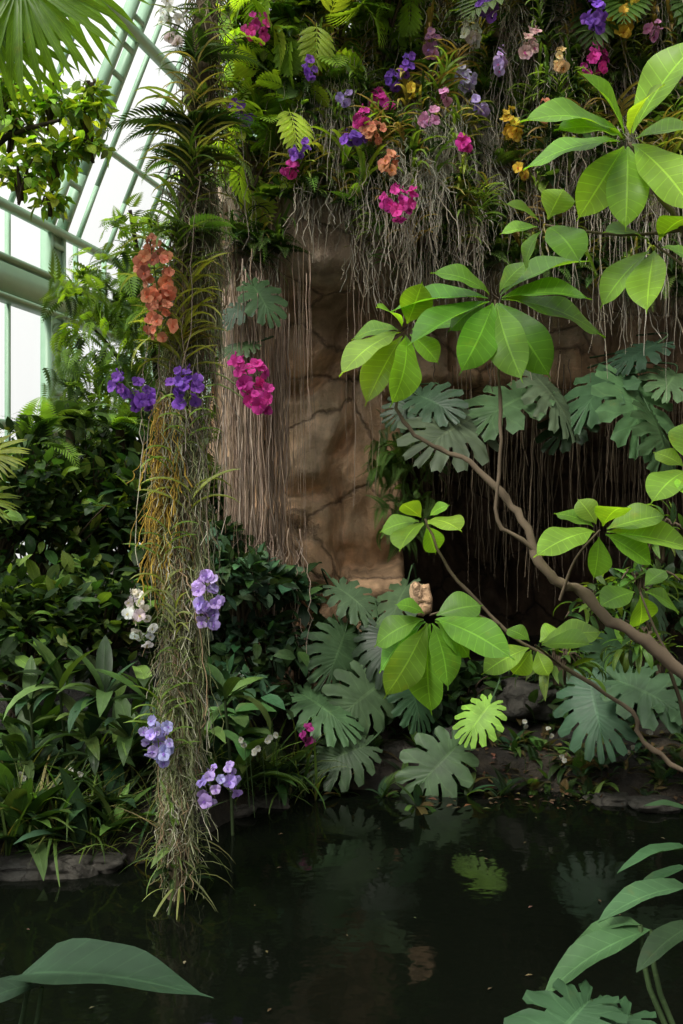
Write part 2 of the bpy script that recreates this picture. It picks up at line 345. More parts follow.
for t in np.arange(-9.2,12,3.3)+.35+0.0:
    pts=[gp(t,p,z) for p,z in prof]
    for off in(-.12,.12):
        pp=[p+gd*off for p in pts];boxes(a,pp[:-1],pp[1:],.045,.12,gd)
    pp=[gp(t,p+.02,z) for p,z in prof[:2]];boxes(a,pp[:-1],pp[1:],.22,.02,gd)
    for i in range(len(pts)-1):
        n=int(np.linalg.norm(pts[i+1]-pts[i])/.28)
        for k in range(n):
            q=pts[i]+(pts[i+1]-pts[i])*(k+.5)/n+gi*.05
            boxes(a,[q-gd*.1],[q+gd*.1],.03,.05,gi)
for t in np.arange(-9,12,.62):
    pts=[gp(t,p-.03,z) for p,z in prof];boxes(a,pts[:-1],pts[1:],.024,.05,gd)
def purl(z,w,dp):
    p=float(np.interp(z,prof[:,1],prof[:,0]));boxes(a,[gp(-9.5,p+.05,z)],[gp(12,p+.05,z)],w,dp,gi)
for z,w,h in((.5,.1,.4),(2.4,.05,.08),(3.72,.12,.26),(3.9,.18,.04),(3.55,.18,.04),(4.4,.06,.08),(5.3,.04,.05),(6.3,.08,.1),(7.4,.04,.05),(8.5,.08,.1),(10.2,.08,.1)): purl(z,w,h)
a.build('greenhouse_frame',[METAL],False)
a=Acc();V=np.array([gp(t,p-.04,z) for t in(-9.5,12.) for p,z in prof]);a.raw(V,grid_faces(2,len(prof)),np.zeros((len(V),2)),np.ones((len(V),3)));a.build('window_1',[GLASS],False)
# ------------------------------------------------------------------ foliage helpers
def shrub(acc,c,r,n,tpls,size,cols,up=1.0,inner=.45,twigs=30,out=.6,drop=-.1):
    c=np.array(c);r=np.array(r)
    dr=norm(rv(n));dr[:,2]=np.where(dr[:,2]<-.3,-dr[:,2],dr[:,2])
    fr=rng.uniform(inner,1,(n,1))**.7
    bump=1+.35*np.sin(dr[:,:1]*5+c[0]*3)*np.cos(dr[:,2:]*6+c[1])+rng.exponential(.06,(n,1))
    P=c+dr*r*fr*bump
    d=norm(dr*out+rv(n,.5)+[0,0,drop]);nn=norm(dr*.5+np.array([0,0,up])+rv(n,.35))
    sz=size*rng.uniform(.5,1.35,n);ci=rng.integers(0,len(cols),n)
    sel=rng.integers(0,len(tpls),n)
    for k,tp in enumerate(tpls):
        m=sel==k
        M=frames(d[m],nn[m],sz[m]);cc=np.array(cols)[ci[m]]*np.exp(rng.normal(0,.3,(m.sum(),1)))*(1+rng.normal(0,.1,(m.sum(),3)))
        acc.add(tp,M,P[m],cc,0)
    if twigs:
        idx=rng.integers(0,n,twigs);E=P[idx];st=c+np.array([0,0,-r[2]*.9])+rv(twigs,.05)*r
        t=np.linspace(0,1,7)[None,:,None];Q=st[:,None]*(1-t)+E[:,None]*t;Q[:,:,2]+=np.sin(t[:,:,0]*math.pi)*.1
        tubes(acc,Q,np.linspace(.012,.004,7)[None].repeat(twigs,0),(.08,.06,.04),4,1)
DK=(.03,.062,.018);MD=(.085,.155,.034);BR=(.21,.36,.045);YG=(.30,.40,.06);BG=(.04,.085,.04)
def rosette(acc,c,n,tpls,L,cols,elev=(.3,1.1),up=np.array([0,0,1.]),mi=0,az=None,wx=1.0):
    az_=rng.uniform(0,2*math.pi,n) if az is None else rng.uniform(az[0],az[1],n)
    el=rng.uniform(elev[0],elev[1],n)
    d=np.stack([np.cos(az_)*np.cos(el),np.sin(az_)*np.cos(el),np.sin(el)],1)
    nn=np.stack([-np.cos(az_)*np.sin(el),-np.sin(az_)*np.sin(el),np.cos(el)],1)+rv(n,.15)
    sz=L*rng.uniform(.6,1.2,n)
    for k,tp in enumerate(tpls):
        m=(np.arange(n)%len(tpls))==k
        if m.sum()==0: continue
        cc=np.array(cols)[rng.integers(0,len(cols),m.sum())]*np.exp(rng.normal(0,.25,(m.sum(),1)))*(1+rng.normal(0,.08,(m.sum(),3)))
        acc.add(tp,frames(d[m],nn[m],sz[m],wx),np.repeat(np.atleast_2d(c),m.sum(),0)+rv(m.sum(),.01),cc,mi)
def vanda(acc,c,L,n,cols,az=None,tilt=.25,step=.016):
    az=rng.uniform(0,math.pi) if az is None else az
    ax=norm(np.array([rng.normal(0,tilt),rng.normal(-.3,tilt),1.]));sd=np.array([math.cos(az),math.sin(az),0])
    base=np.array(cols[rng.integers(0,len(cols))])*rng.uniform(.7,1.3)
    for i in range(n):
        s=1 if i%2 else -1;b=c+ax*(i*step);d=norm(sd*s*1.0+ax*(.55+.03*i)+rng.normal(0,.12,3))
        nn=norm(ax-d*np.dot(ax,d)+rng.normal(0,.1,3))
        acc.add(STRAP[i%3],frames(d,nn,L*rng.uniform(.8,1.1)),b,base*rng.uniform(.75,1.25),0)
def along(acc,p,q,wid,tpl,col,nh,mi=0):
    p=np.array(p);q=np.array(q);Lh=np.linalg.norm(q-p)
    acc.add(tpl,frames(q-p,np.array(nh),Lh,wid),p,col,mi)
# ------------------------------------------------------------------ upper wall planting
wf=Acc();wv=Acc();wr=Acc()
RT=[(.42,.37,.29),(.32,.28,.21),(.52,.48,.40),(.24,.20,.14)]
def roots(acc,c,n,Lm,spread=.05,rad=.0019,cols=RT,jit=.010):
    st=np.array(c)+rv(n,spread)*[1,.5,.4];P=hang(st,rng.uniform(.3,1,n)*Lm,9,jit,.05)
    tubes(acc,P,rad*rng.uniform(.6,1.5,n),np.array(cols)[rng.integers(0,len(cols),n)],3,0)
VC=[(.13,.23,.04),(.19,.30,.06),(.31,.38,.08),MD,(.40,.33,.10),(.24,.36,.07),(.30,.21,.08),DK]
for i in range(1000):
    u=rng.uniform(225,700);v=rng.uniform(-40,262)
    if u<300 and v>210: continue
    if 280<u<360 and v>222: continue
    p=wall_hit(u,v);p=p+np.array([0,-rng.uniform(.05,.22),0]);k=rng.random()
    if k<.66:
        vanda(wv,p,rng.uniform(.15,.28),rng.integers(8,14),VC)
        if v<230 and rng.random()<.6: roots(wr,p+np.array([0,-.04,0]),rng.integers(4,13),rng.uniform(.15,.5))
    elif k<.77:
        rosette(wf,p,rng.integers(6,11),FERN,rng.uniform(.2,.34),[MD,DK,(.16,.27,.05)],(-.2,.9),az=(math.pi*1.0,math.pi*2.0))
    elif k<.94:
        rosette(wf,p,rng.integers(8,16),OVATE,rng.uniform(.07,.15),[MD,(.14,.23,.04),BG,(.22,.33,.06)],(-.6,.9),az=(math.pi,2*math.pi))
    else: roots(wr,p+np.array([0,-.08,0]),20,rng.uniform(.3,.7),.07)
for i in range(34):
    u=rng.uniform(300,690);v=rng.uniform(30,200) if i>18 else rng.uniform(110,195)
    if i<=18: u=rng.uniform(375,500)
    p=wall_hit(u,v)+np.array([0,-.25,0]);roots(wr,p,22,rng.uniform(.3,.6),.04,.0014,[(.42,.41,.33),(.33,.33,.24),(.48,.44,.34)],.014)
for u,v in((345,180),(362,200),(330,195)):
    p=wall_hit(u,v)+np.array([0,-.3,0]);rosette(wv,p,11,STRAP,.34,[(.38,.5,.07),(.3,.42,.06)],(.4,1.4),wx=1.2)
for u in np.linspace(235,690,75):
    if 282<u<352: continue
    v=np.interp(u,[235,290,350,420,560,690],[255,255,240,250,262,285])+rng.normal(0,14)
    p=S(u,v,6.3);
    if rng.random()<.6: rosette(wf,p,7,FERN,.28,[DK,MD],(-.6,.5),az=(math.pi,2*math.pi))
    vanda(wv,p,.22,9,VC);roots(wr,p,7,rng.uniform(.15,.5))
for u,v,sz in[(420,10,.45),(470,25,.4),(520,15,.5),(560,30,.4),(590,5,.4),(385,20,.4),(350,45,.35),(640,20,.4),(300,40,.35),(655,60,.4)]:
    p=wall_hit(u,v)+np.array([0,-.15,.1]);n=rng.integers(1,4)
    for _ in range(n):
        d=norm(np.array([rng.normal(0,.7),-.6,rng.uniform(-.6,.3)]));wf.add(SPLIT[rng.integers(0,2)],frames(d,np.array([0,-.5,1.]),sz),p+rv(1,.08),vary(MD if u>360 else BR,1),0)
wf.build('wall_fern',[LEAF,FIBER]);wv.build('vanda_foliage',[LEAF,FIBER])
def curtain(acc,u0,u1,v0,l0,l1,d,n,cols,rad=.003,dj=.15,vj=15,jit=.006,drift=.04,clump=0):
    u=rng.uniform(u0,u1,n)
    if clump:
        cc=rng.uniform(u0,u1,clump);u=cc[rng.integers(0,clump,n)]+rng.normal(0,2.2,n)
    st=np.array([S(x,v0+rng.normal(0,vj)+10*math.sin(x*.4),d+rng.normal(0,dj)) for x in u])
    ln=l0+(l1-l0)*rng.random(n)**.8
    P=hang(st,ln,14,jit,drift);R=(rad*rng.uniform(.4,1.5,n))[:,None]*np.linspace(1.1,.5,14)[None];tubes(acc,P,R,np.array(cols)[rng.integers(0,len(cols),n)]*rng.uniform(.5,1.25,(n,1)),4,0)
PK=[(.50,.36,.28),(.40,.29,.21),(.30,.22,.15),(.56,.44,.35)]
wr.build('hanging_orchid_root',[FIBER])
c=Acc();curtain(c,220,264,295,1.1,2.15,6.3,200,PK,.0034,.14,25,.009,.04,16);curtain(c,226,286,320,.9,2.3,6.5,130,PK,.0032,.12,25,.009,.04,16);curtain(c,235,305,560,.3,.8,6.2,130,PK,.0034,.1,25,.016);c.build('aerial_root_curtain',[FIBER])
c=Acc();curtain(c,268,310,250,.9,2.1,6.3,24,PK,.0022,.08,20,.005,.02);curtain(c,345,392,250,.6,1.7,6.3,14,PK,.0019,.08,20,.005,.02);curtain(c,400,560,200,.3,1.0,6.2,70,RT,.0022,.1,30);c.build('aerial_root_curtain',[FIBER])
c=Acc();curtain(c,460,700,395,.4,1.3,6.6,170,[(.20,.15,.10),(.13,.10,.07),(.26,.20,.14)],.0026,.2,25);curtain(c,410,480,400,.3,1.0,6.7,26,[(.2,.15,.1),(.26,.2,.14)],.0024,.15,25);curtain(c,560,690,200,.4,1.0,6.0,30,RT,.0025);c.build('aerial_root_curtain',[FIBER])
# ------------------------------------------------------------------ tree foliage at the glass side
t=Acc()
def fronds(acc,c,r,n,tp,L,cols,bias=(0,-.2,-.4)):
    c=np.array(c);P=c+rng.uniform(-1,1,(n,3))*r;d=norm(rv(n,.7)+np.array(bias));nn=norm(np.array([0,0,1.])+rv(n,.35));sz=L*rng.uniform(.6,1.2,n)
    for k in range(len(tp)):
        m=np.arange(n)%len(tp)==k;acc.add(tp[k],frames(d[m],nn[m],sz[m]),P[m],np.array(cols)[rng.integers(0,len(cols),m.sum())]*np.exp(rng.normal(0,.25,(m.sum(),1))),0)
tube1(t,[S(190,760,8),S(175,500,8),S(150,330,8),S(130,210,7.8)],.06,.015,(.06,.05,.035),8,1)
tube1(t,[S(160,420,8),S(120,360,7.9),S(95,330,7.8)],.03,.01,(.06,.05,.035),6,1)
for u,v,rr,n in[(140,225,.18,24),(130,265,.26,50),(80,285,.2,28),(115,310,.32,80),(100,350,.33,80),(115,400,.38,100),(150,440,.45,90),(165,300,.35,80),(180,380,.4,80),(215,250,.4,80),(220,180,.3,50),(240,220,.35,70),(200,330,.3,60),(75,400,.2,30)]:
    fronds(t,S(u,v,7.7),(rr,rr,rr*.6),n,PINN,.25,[MD,(.15,.27,.05),BR,(.08,.15,.04),DK])
t.build('feathery_tree',[BACKLIT,FIBER])
t=Acc()
for u,v,d in((70,430,6.6),(35,445,6.2),(120,430,6.9)):
    p=S(u,v,d);rosette(t,p,12,PALMF,.38,[MD,BR,DK],(.1,1.2));tube1(t,[p,p+[0.02,0,-.6],p+[0,0,-1.5]],.03,.04,(.08,.06,.04),7,1)
t.build('tree_fern',[LEAF,FIBER])
t=Acc()
tube1(t,[S(-60,400,6.6),S(-50,250,6.5),S(-10,150,6.3),S(60,120,6.2)],.05,.01,(.06,.05,.035),8,1)
for u,v,rr,n in[(10,130,.22,240),(50,110,.18,180),(85,118,.13,110),(92,150,.1,80),(55,160,.18,160),(20,180,.2,170),(50,205,.1,60),(92,95,.08,50),(5,90,.16,140)]:
    shrub(t,S(u,v,6.3),(rr,rr,rr*.8),n,OVATE,.09,[BR,MD,(.16,.3,.05),YG],.8,.1,6,drop=-.5)
t.build('broadleaf_tree',[BACKLIT,FIBER])
t=Acc()
tube1(t,[S(330,200,6.4),S(300,120,6.3),S(270,40,6.2),S(250,-40,6.2)],.04,.015,(.06,.05,.035),6,1)
for u,v,rr,n in[(255,60,.22,60),(290,30,.28,70),(315,60,.18,40),(262,110,.22,60),(290,105,.16,40),(250,10,.25,60),(340,10,.25,60),(250,160,.2,50),(390,-10,.25,50),(242,95,.18,40)]:
    fronds(t,S(u,v,6.1),(rr,rr,rr*.7),int(n*.22),SPLIT,.26,[BR,(.22,.36,.05),MD,YG]);shrub(t,S(u,v,6.2),(rr,rr,rr),int(n*.9),OVATE,.10,[BR,YG,MD],.8,.1,4,drop=-.4)
t.build('philodendron_tree',[BACKLIT,FIBER])
def palm(name,specs,stem):
    a=Acc()
    for (u,v,d,sz,dr,nh,col) in specs: a.add(FAN,frames(np.array(dr),np.array(nh),sz),S(u,v,d),vary(col,1,.05,.02),0)
    for st in stem: tube1(a,[S(*q) for q in st],.012,.008,(.1,.16,.05),6,0)
    a.build(name,[BACKLIT])
palm('fan_palm',[(20,-20,3.4,.42,(.1,-.1,-1),(0,-1,.2),(.15,.28,.035)),(45,-35,3.6,.42,(.4,-.1,-.95),(0,-1,.3),(.12,.25,.035)),(-10,20,3.5,.36,(.2,0,-1),(0,-1,.1),(.10,.2,.03))],[[(20,-20,3.4),(-80,-80,3.5),(-200,-90,3.6)],[(45,-35,3.6),(-60,-90,3.6),(-200,-90,3.6)],[(-10,20,3.5),(-80,-50,3.6),(-200,-90,3.6)]])
palm('fan_palm',[(-12,455,4.8,.21,(1,-.1,.15),(0,-1,.8),(.26,.32,.06)),(-20,500,4.8,.2,(1,-.1,-.2),(0,-1,.9),(.18,.26,.05))],[[(-12,455,4.8),(-60,560,4.8),(-60,850,4.8)],[(-20,500,4.8),(-60,600,4.8),(-60,850,4.8)]])
# ------------------------------------------------------------------ left bank shrubs
t=Acc()
for u,v,d,r,n,sz in[(30,560,6.2,(.5,.4,.5),900,.11),(90,520,6.6,(.5,.4,.45),900,.11),(60,480,7,(.5,.4,.35),700,.1),(150,560,6.4,(.45,.4,.5),800,.11),(20,650,5.6,(.4,.4,.4),700,.12),(100,640,5.8,(.45,.4,.4),800,.12),(200,520,6.9,(.35,.3,.5),500,.11),(0,510,6,(.4,.3,.4),600,.11),(140,490,7,(.4,.3,.3),600,.1),(215,640,6.2,(.4,.3,.35),500,.12),(150,450,7.4,(.3,.3,.35),400,.1)]:
    shrub(t,S(u,v,d),r,n,OVATE,sz,[DK,(.02,.045,.015),(.05,.10,.025),(.14,.22,.04)],1,.35,40)
t.build('ficus_shrub',[LEAF,FIBER])
t=Acc()
for u,v,d,r,n in[(240,590,5.9,(.32,.3,.22),330),(290,600,6.2,(.2,.2,.18),160),(215,560,6.1,(.2,.2,.25),200),(260,650,6.0,(.3,.3,.2),260),(230,700,5.7,(.35,.3,.2),250)]:
    shrub(t,S(u,v,d),r,n,OVATE,.12,[BG,(.05,.10,.05),DK],1,.3,25)
t.build('camellia_shrub',[GLOSS,FIBER])
def groundp(u,v):
    for d in np.arange(3.2,9,.03):
        p=S(u,v,d)
        if p[2]<=max(gz(p[0],p[1]),0): return p
    return S(u,v,6)
t=Acc()
for i in range(50):
    p=groundp(rng.uniform(-30,300),rng.uniform(745,865))
    if p[2]<.04 : continue
    rosette(t,p,rng.integers(7,12),LANCE,rng.uniform(.25,.5),[MD,DK,(.08,.15,.035),BG],(.5,1.3),wx=.9)
for u,v in[(60,690),(30,705),(105,700),(130,740),(90,740),(225,700),(25,760),(150,700),(200,740)]:
    rosette(t,S(u,v,4.9),10,LANCE,.3,[MD,(.09,.17,.045),BG,DK],(.1,1.2),wx=1.0);tube1(t,[S(u,v,4.9),S(u+5,v+60,4.95),S(u+8,840,4.95)],.007,.009,(.04,.06,.025),5,0)
for u,v in [(235,715),(205,720),(240,735)]: rosette(t,S(u,v,5.3),7,OVBIG,.2,[(.08,.16,.05)],(-.1,.5))
t.build('peace_lily',[GLOSS,FIBER])
t=Acc()
for i in range(70):
    u=rng.uniform(-20,150) if i<45 else rng.uniform(200,320);p=groundp(u,rng.uniform(780,866) if u<150 else rng.uniform(770,802))
    rosette(t,p,rng.integers(8,15),GRASS,rng.uniform(.2,.45),[(.12,.18,.04),(.2,.21,.07),MD,DK],(.4,1.4))
t.build('sedge_grass',[LEAF])
t=Acc()
for i in range(130):
    p=groundp(rng.uniform(330,700),rng.uniform(700,808))
    rosette(t,p,rng.integers(6,10),FERN if rng.random()<.5 else LANCE,rng.uniform(.1,.22),[DK,MD,BG,(.1,.08,.03)],(.0,1.1))
t.build('bank_fern',[LEAF])
t=Acc();n=450;pts=np.array([groundp(rng.uniform(420,720),rng.uniform(735,812)) for _ in range(n)])+[0,0,.015]
t.add(SMALL[0],frames(rv(n)*[1,1,.2],np.array([0,0,1.])+rv(n,.3),rng.uniform(.03,.07,n)),pts,vary((.11,.07,.035),n,.4));t.build('leaf_litter',[FIBER])
t=Acc()
for u,v in[(523,722),(548,735),(600,742),(628,752),(560,760),(650,728),(50,790),(75,770),(95,800),(20,775),(60,830),(245,745),(262,742),(275,738),(250,755)]:
    p=S(u,v,5.7 if u>300 else 4.7);t.add(FLOWER[0],frames(rv(2)*[1,.2,1],np.array([0,-1,.4])+rv(2,.3),.016),p+rv(2,.02),(.6,.6,.52),0,(.6,.5,.2));tube1(t,[p,p+np.array([.02,.02,-.3])],.0015,.0015,(.05,.09,.03),4,0)
t.build('small_white_flower',[PETAL])
# ------------------------------------------------------------------ monstera
def monstera(name,items,sup=None,k=.96):
    a=Acc()
    for it in items:
        u,v,px,d=it[:4];col=it[4] if len(it)>4 else (.03,.06,.028)
        L_=px/1000*d;dr=norm(np.array([rng.normal(0,.6),-.4,-rng.uniform(.1,.8)]));nh=norm(np.array([rng.normal(0,.4),-.6,rng.uniform(.4,1.0)]))
        c0=S(u,v,d)-dr*L_*.4
        a.add(MON[rng.integers(0,3)],frames(dr,nh,L_*k,1.12),c0,vary(col,1,.25,.07),0)
        e=c0+np.array([rng.normal(0,.08),.55,-.15 if sup is None else sup]);tube1(a,[c0,c0-dr*.12+[0,.1,0.05],e],.005,.007,(.05,.09,.04),5,1)
    a.build(name,[GLOSS,FIBER])
GB=(.062,.115,.052)
monstera('monstera',[(455,425,90,6,GB),(432,400,54,6.1),(507,402,80,6.1,GB),(553,392,74,6.1,GB),(600,385,80,6.1,GB),(636,402,86,5.9,GB),(664,437,78,5.8,GB),(672,378,56,6,GB),(570,422,56,6.2),(410,405,44,6.2),(640,350,56,6.1)],.15)
monstera('monstera',[(595,705,76,5.5,GB),(645,690,76,5.4,GB),(675,702,60,5.4,GB),(655,600,54,5.6,GB),(610,650,50,5.7)])
monstera('monstera',[(440,762,64,5.7,GB),(345,752,60,5.7,GB),(322,705,62,5.8,GB),(366,695,64,5.9,GB),(340,650,60,6,GB),(383,645,56,6),(398,600,50,6.1,GB),(352,596,48,6.2,GB),(415,695,50,5.9)],None,1.02)
monstera('monstera',[(480,716,46,5.6,(.18,.34,.05))])
monstera('monstera',[(262,297,46,6,GB),(238,310,40,6),(240,345,34,6,GB)],.1)
t=Acc()
for u,v,d,r,n in[(350,660,6.5,(.3,.2,.25),260),(400,710,6.4,(.35,.2,.25),260),(460,700,6.6,(.3,.2,.25),200),(600,690,6.4,(.5,.3,.3),400),(660,620,6.3,(.3,.3,.4),300),(300,660,6.5,(.25,.2,.25),180)]:
    shrub(t,S(u,v,d),r,n,OVATE,.12,[DK,(.035,.07,.022)],1,.2,20)
t.build('understory_shrub',[LEAF,FIBER])
t=Acc()
for u,v,d,r,n in[(640,590,4.8,(.2,.15,.1),80),(600,610,4.9,(.15,.15,.1),60),(660,540,4.8,(.15,.1,.12),60),(560,670,4.9,(.2,.1,.08),60),(640,650,4.7,(.2,.1,.08),70)]:
    shrub(t,S(u,v,d),r,n,LANCE,.12,[MD,(.12,.22,.04),DK],1,.1,18)
tube1(t,[S(700,830,5.2),S(680,700,4.9),S(640,600,4.8),S(655,530,4.8)],.012,.005,(.1,.08,.05),6,1)
t.build('bamboo_shrub',[BACKLIT,FIBER])
t=Acc()
for u,v,rr in[(400,450,.15),(415,480,.2),(405,515,.15),(388,455,.1)]:
    p=S(u,v,6.6);fronds(t,p,(rr,.15,rr),44,FERN,.2,[(.07,.14,.03),MD],(0,-.4,-.8))
t.build('asparagus_fern',[LEAF])
# ------------------------------------------------------------------ epiphyte pole
t=Acc();PD=4.15
def pole(v): return S(np.interp(v,[-150,0,400,900],[214,206,180,176]),v,PD)
def taper(v): return np.interp(v,[0,200,500,700,900],[.8,1.0,1.0,.75,.6])
pv=np.linspace(925,-150,90);cp=np.array([pole(v) for v in pv]);rad=(.058+.012*np.sin(np.arange(90)*1.3)+rng.normal(0,.005,90))*taper(pv)
tubes(t,cp[None],rad[None],(.13,.10,.065),14,1)
def pole_strands(n,v0,v1,off,Lr,cols,rad,side=0,jit=.012,r0=.045,nb=0):
    vv=rng.uniform(v0,v1,n)
    if nb: cc=rng.uniform(v0,v1,nb);vv=cc[rng.integers(0,nb,n)]+rng.normal(0,5,n)
    st=np.array([pole(v) for v in vv]);an=rng.uniform(0,2*math.pi,n)
    if nb: ca=rng.uniform(0,2*math.pi,nb);an=ca[np.abs(vv[:,None]-cc[None]).argmin(1)]+rng.normal(0,.4,n)
    rr=(r0+rng.exponential(off,n))*taper(vv)
    st[:,0]+=np.cos(an)*rr+side;st[:,1]+=np.sin(an)*rr
    P=hang(st,rng.uniform(Lr[0],Lr[1],n),12,jit,.02);tubes(t,P,rad*rng.uniform(.6,1.4,n),np.array(cols)[rng.integers(0,len(cols),n)]*rng.uniform(.55,1.35,(n,1)),3,1)
GM=[(.32,.34,.20),(.24,.26,.14),(.44,.42,.32),(.16,.18,.08),(.25,.28,.12),(.28,.2,.12)]
pole_strands(1100,180,850,.012,(.1,.35),GM,.0018,0,.010,nb=75)
pole_strands(580,170,680,.022,(.2,.6),GM,.0016,.055,.010,.02,nb=26)
pole_strands(560,390,525,.012,(.12,.4),[(.44,.29,.05),(.52,.37,.08),(.28,.19,.05)],.0026,-.05,.009,.03)
pole_strands(420,-120,250,.02,(.1,.4),[(.2,.16,.10),(.32,.27,.18),(.1,.09,.05)],.0022,0,.012)
pole_strands(110,60,400,.06,(.4,1.1),[(.38,.33,.27),(.28,.22,.17)],.0017,0,.012)
pole_strands(160,620,800,.015,(.15,.4),[(.13,.17,.06),(.26,.28,.15)],.002,0,.010)
def tuft(v,n,off):
    p=pole(v)+np.array([off,-.05,0]);P0=np.repeat(p[None],n,0)+rv(n,.025);d=norm(rv(n));q=np.linspace(0,1,6)[None,:,None]
    P=P0[:,None]+d[:,None]*q*.09+rng.normal(0,.008,(n,6,3))-np.array([0,0,.08])*q**2;tubes(t,P,.0012,np.array(GM)[rng.integers(0,6,n)]*rng.uniform(.7,1.3,(n,1)),3,1)
for v in np.arange(200,850,13): tuft(v+rng.uniform(-6,6),24,rng.uniform(-.05,.08)*taper(v))
def pvanda(v,L_,n,cols,az=0,du=0,out=.09):
    p=pole(v)+np.array([du,-out,0]);vanda(t,p,L_,n,cols,az+rng.normal(0,.3),.15,.02)
for v in np.arange(70,250,26): pvanda(v,.18,10,[(.16,.2,.05),MD,(.24,.2,.07)],0,rng.normal(0,.03))
for v in(165,190,215): pvanda(v,.25,12,[(.2,.26,.06),(.26,.26,.08)],.2,rng.normal(0,.02))
for v in(300,330,345,365,385): pvanda(v,.21,12,[(.38,.33,.09),(.3,.32,.07),(.16,.24,.06)],0,.01)
for v in(270,292,450,485,520,560,610,650,690,730,770,815): pvanda(v+rng.uniform(-8,8),rng.uniform(.12,.22)*float(taper(v))+.03,int(rng.integers(6,12)),[(.17,.27,.05),(.12,.2,.04),(.26,.30,.10)],rng.uniform(-.8,.8),rng.normal(.0,.04),.08)
for v,cc,l in((70,DK,.26),(140,DK,.34),(172,MD,.3),(345,(.36,.32,.08),.24),(240,MD,.22)):
    p=pole(v)+np.array([0,-.09,0])
    for s in(-1,1): rosette(t,p,3,PALMF,l,[cc,np.array(cc)*1.5],(-.1,.5),az=((-.5,.15) if s>0 else (math.pi-.15,math.pi+.5)))
    rosette(t,p,1,PALMF,l*.8,[cc],(-.2,.6),az=(-2.4,-.7))
for v in(20,110,260,620,700): rosette(t,pole(v)+np.array([0,-.05,0]),7,FERN,.13,[DK,MD,(.12,.17,.05)],(-.5,.8))
for v,n in((860,24),(885,22),(840,14),(700,12)): rosette(t,pole(v),n,GRASS,.26,[(.16,.2,.06),(.09,.14,.04),(.22,.22,.09)],(-.5,1.2))
for v in(845,870,890): rosette(t,pole(v),8,LANCE,.15,[DK,(.09,.13,.04)],(-.6,.8))
t.build('epiphyte_pole',[LEAF,FIBER])
# ------------------------------------------------------------------ orchids
def orchid(u,v,w,h,col,c2,n,d=None,frm=None,fs=.034,kind='vanda_orchid'):
    a=Acc();c=S(u,v,d) if d else None
    if c is None:
        p=wall_hit(u,v);c=S(u,v,min(p[1],6.6)-.5);n=int(n*1.25)+1
    d=c[1]
    W=w/1000*d/2;H=h/1000*d/2
    tt=np.linspace(-1,1,n)+rng.normal(0,.15,n);ph=np.arange(n)*2.1+rng.normal(0,.7,n);rr=rng.uniform(.45,1.15,n)*np.sqrt(np.maximum(.2,1-tt**2*.7))
    lean=rng.normal(0,.3)
    off=np.stack([np.cos(ph)*rr*W+lean*tt*W,np.sin(ph)*rr*W*.8,tt*H],1);P=c+off
    f=norm(norm(off+1e-4)*.7+np.array([0,-1.0,rng.normal(.1,.12)])+rv(n,.33));up=norm(np.array([0,0,1.])+rv(n,.4))
    M=frames(up-f*np.sum(up*f,1,keepdims=True),f,fs*rng.uniform(.7,1.25,n)*(1-.2*np.clip(tt,0,1)),rng.uniform(.8,1.1,n))
    cc=vary(col,n,.2,.06)
    for k in range(4):
        m=np.arange(n)%4==k
        if m.any(): a.add(FLOWER[k],M[m],P[m],cc[m],0,np.array(c2))
    nb=max(1,n//5);bp=c+np.array([lean*W*1.2,0,H])+rv(nb,.01);tubes(a,np.stack([bp,bp+rv(nb,.003)+[0,0,.006],bp+rv(nb,.003)+[0,0,.014]],1),np.array([[.003,.005,.001]]*nb),np.array(col)*.8,5,0)
    if frm is None: frm=c+np.array([rng.normal(0,.1),.5,-.15])
    tube1(a,[frm,(frm+c)/2+np.array([0,-.02,.05]),c+[-lean*W,0,-H],c,c+[lean*W,0,H]],.004,.002,(.14,.2,.06),5,1)
    st=np.repeat(c[None],n,0)+np.stack([lean*tt*W,0*tt,tt*H*.8],1);q=np.linspace(0,1,3)[None,:,None];tubes(a,st[:,None]*(1-q)+P[:,None]*q,.0015,(.15,.22,.08),3,1)
    a.build(kind,[PETAL,LEAF])
MG=(.82,.08,.46);MG2=(.5,.02,.25);PU=(.28,.11,.58);PU2=(.12,.04,.32);LV=(.56,.42,.82);LV2=(.3,.16,.55);WH=(.86,.84,.78);WH2=(.5,.45,.2);OR=(.84,.34,.20);OR2=(.55,.13,.06);YE=(.90,.64,.08);YE2=(.5,.22,.02);PKc=(.82,.38,.62);PK2=(.5,.08,.25)
pl=lambda v:pole(v)
orchid(155,272,32,62,OR,OR2,30,3.93,pl(330),.028);orchid(158,318,30,36,(.74,.28,.17),OR2,14,3.91,pl(340),.026);orchid(133,392,34,30,PU,PU2,15,3.95,pl(410),.029);orchid(187,386,32,32,PU,PU2,15,3.9,pl(400),.029)
orchid(250,380,34,44,MG,MG2,20,4.0,pl(390),.032);orchid(262,400,18,22,MG,MG2,7,3.98,pl(395),.028);orchid(207,601,26,48,LV,LV2,22,3.93,pl(620),.029);orchid(137,617,26,46,WH,WH2,20,4.0,pl(640),.025)
orchid(158,740,32,36,(.50,.46,.82),LV2,19,3.91,pl(750),.029);orchid(210,785,20,32,LV,LV2,10,4.0,pl(790),.025);orchid(231,779,16,26,LV,LV2,7,4.05,pl(790),.024);orchid(170,20,20,36,WH,WH2,14,4.0,pl(40),.024)
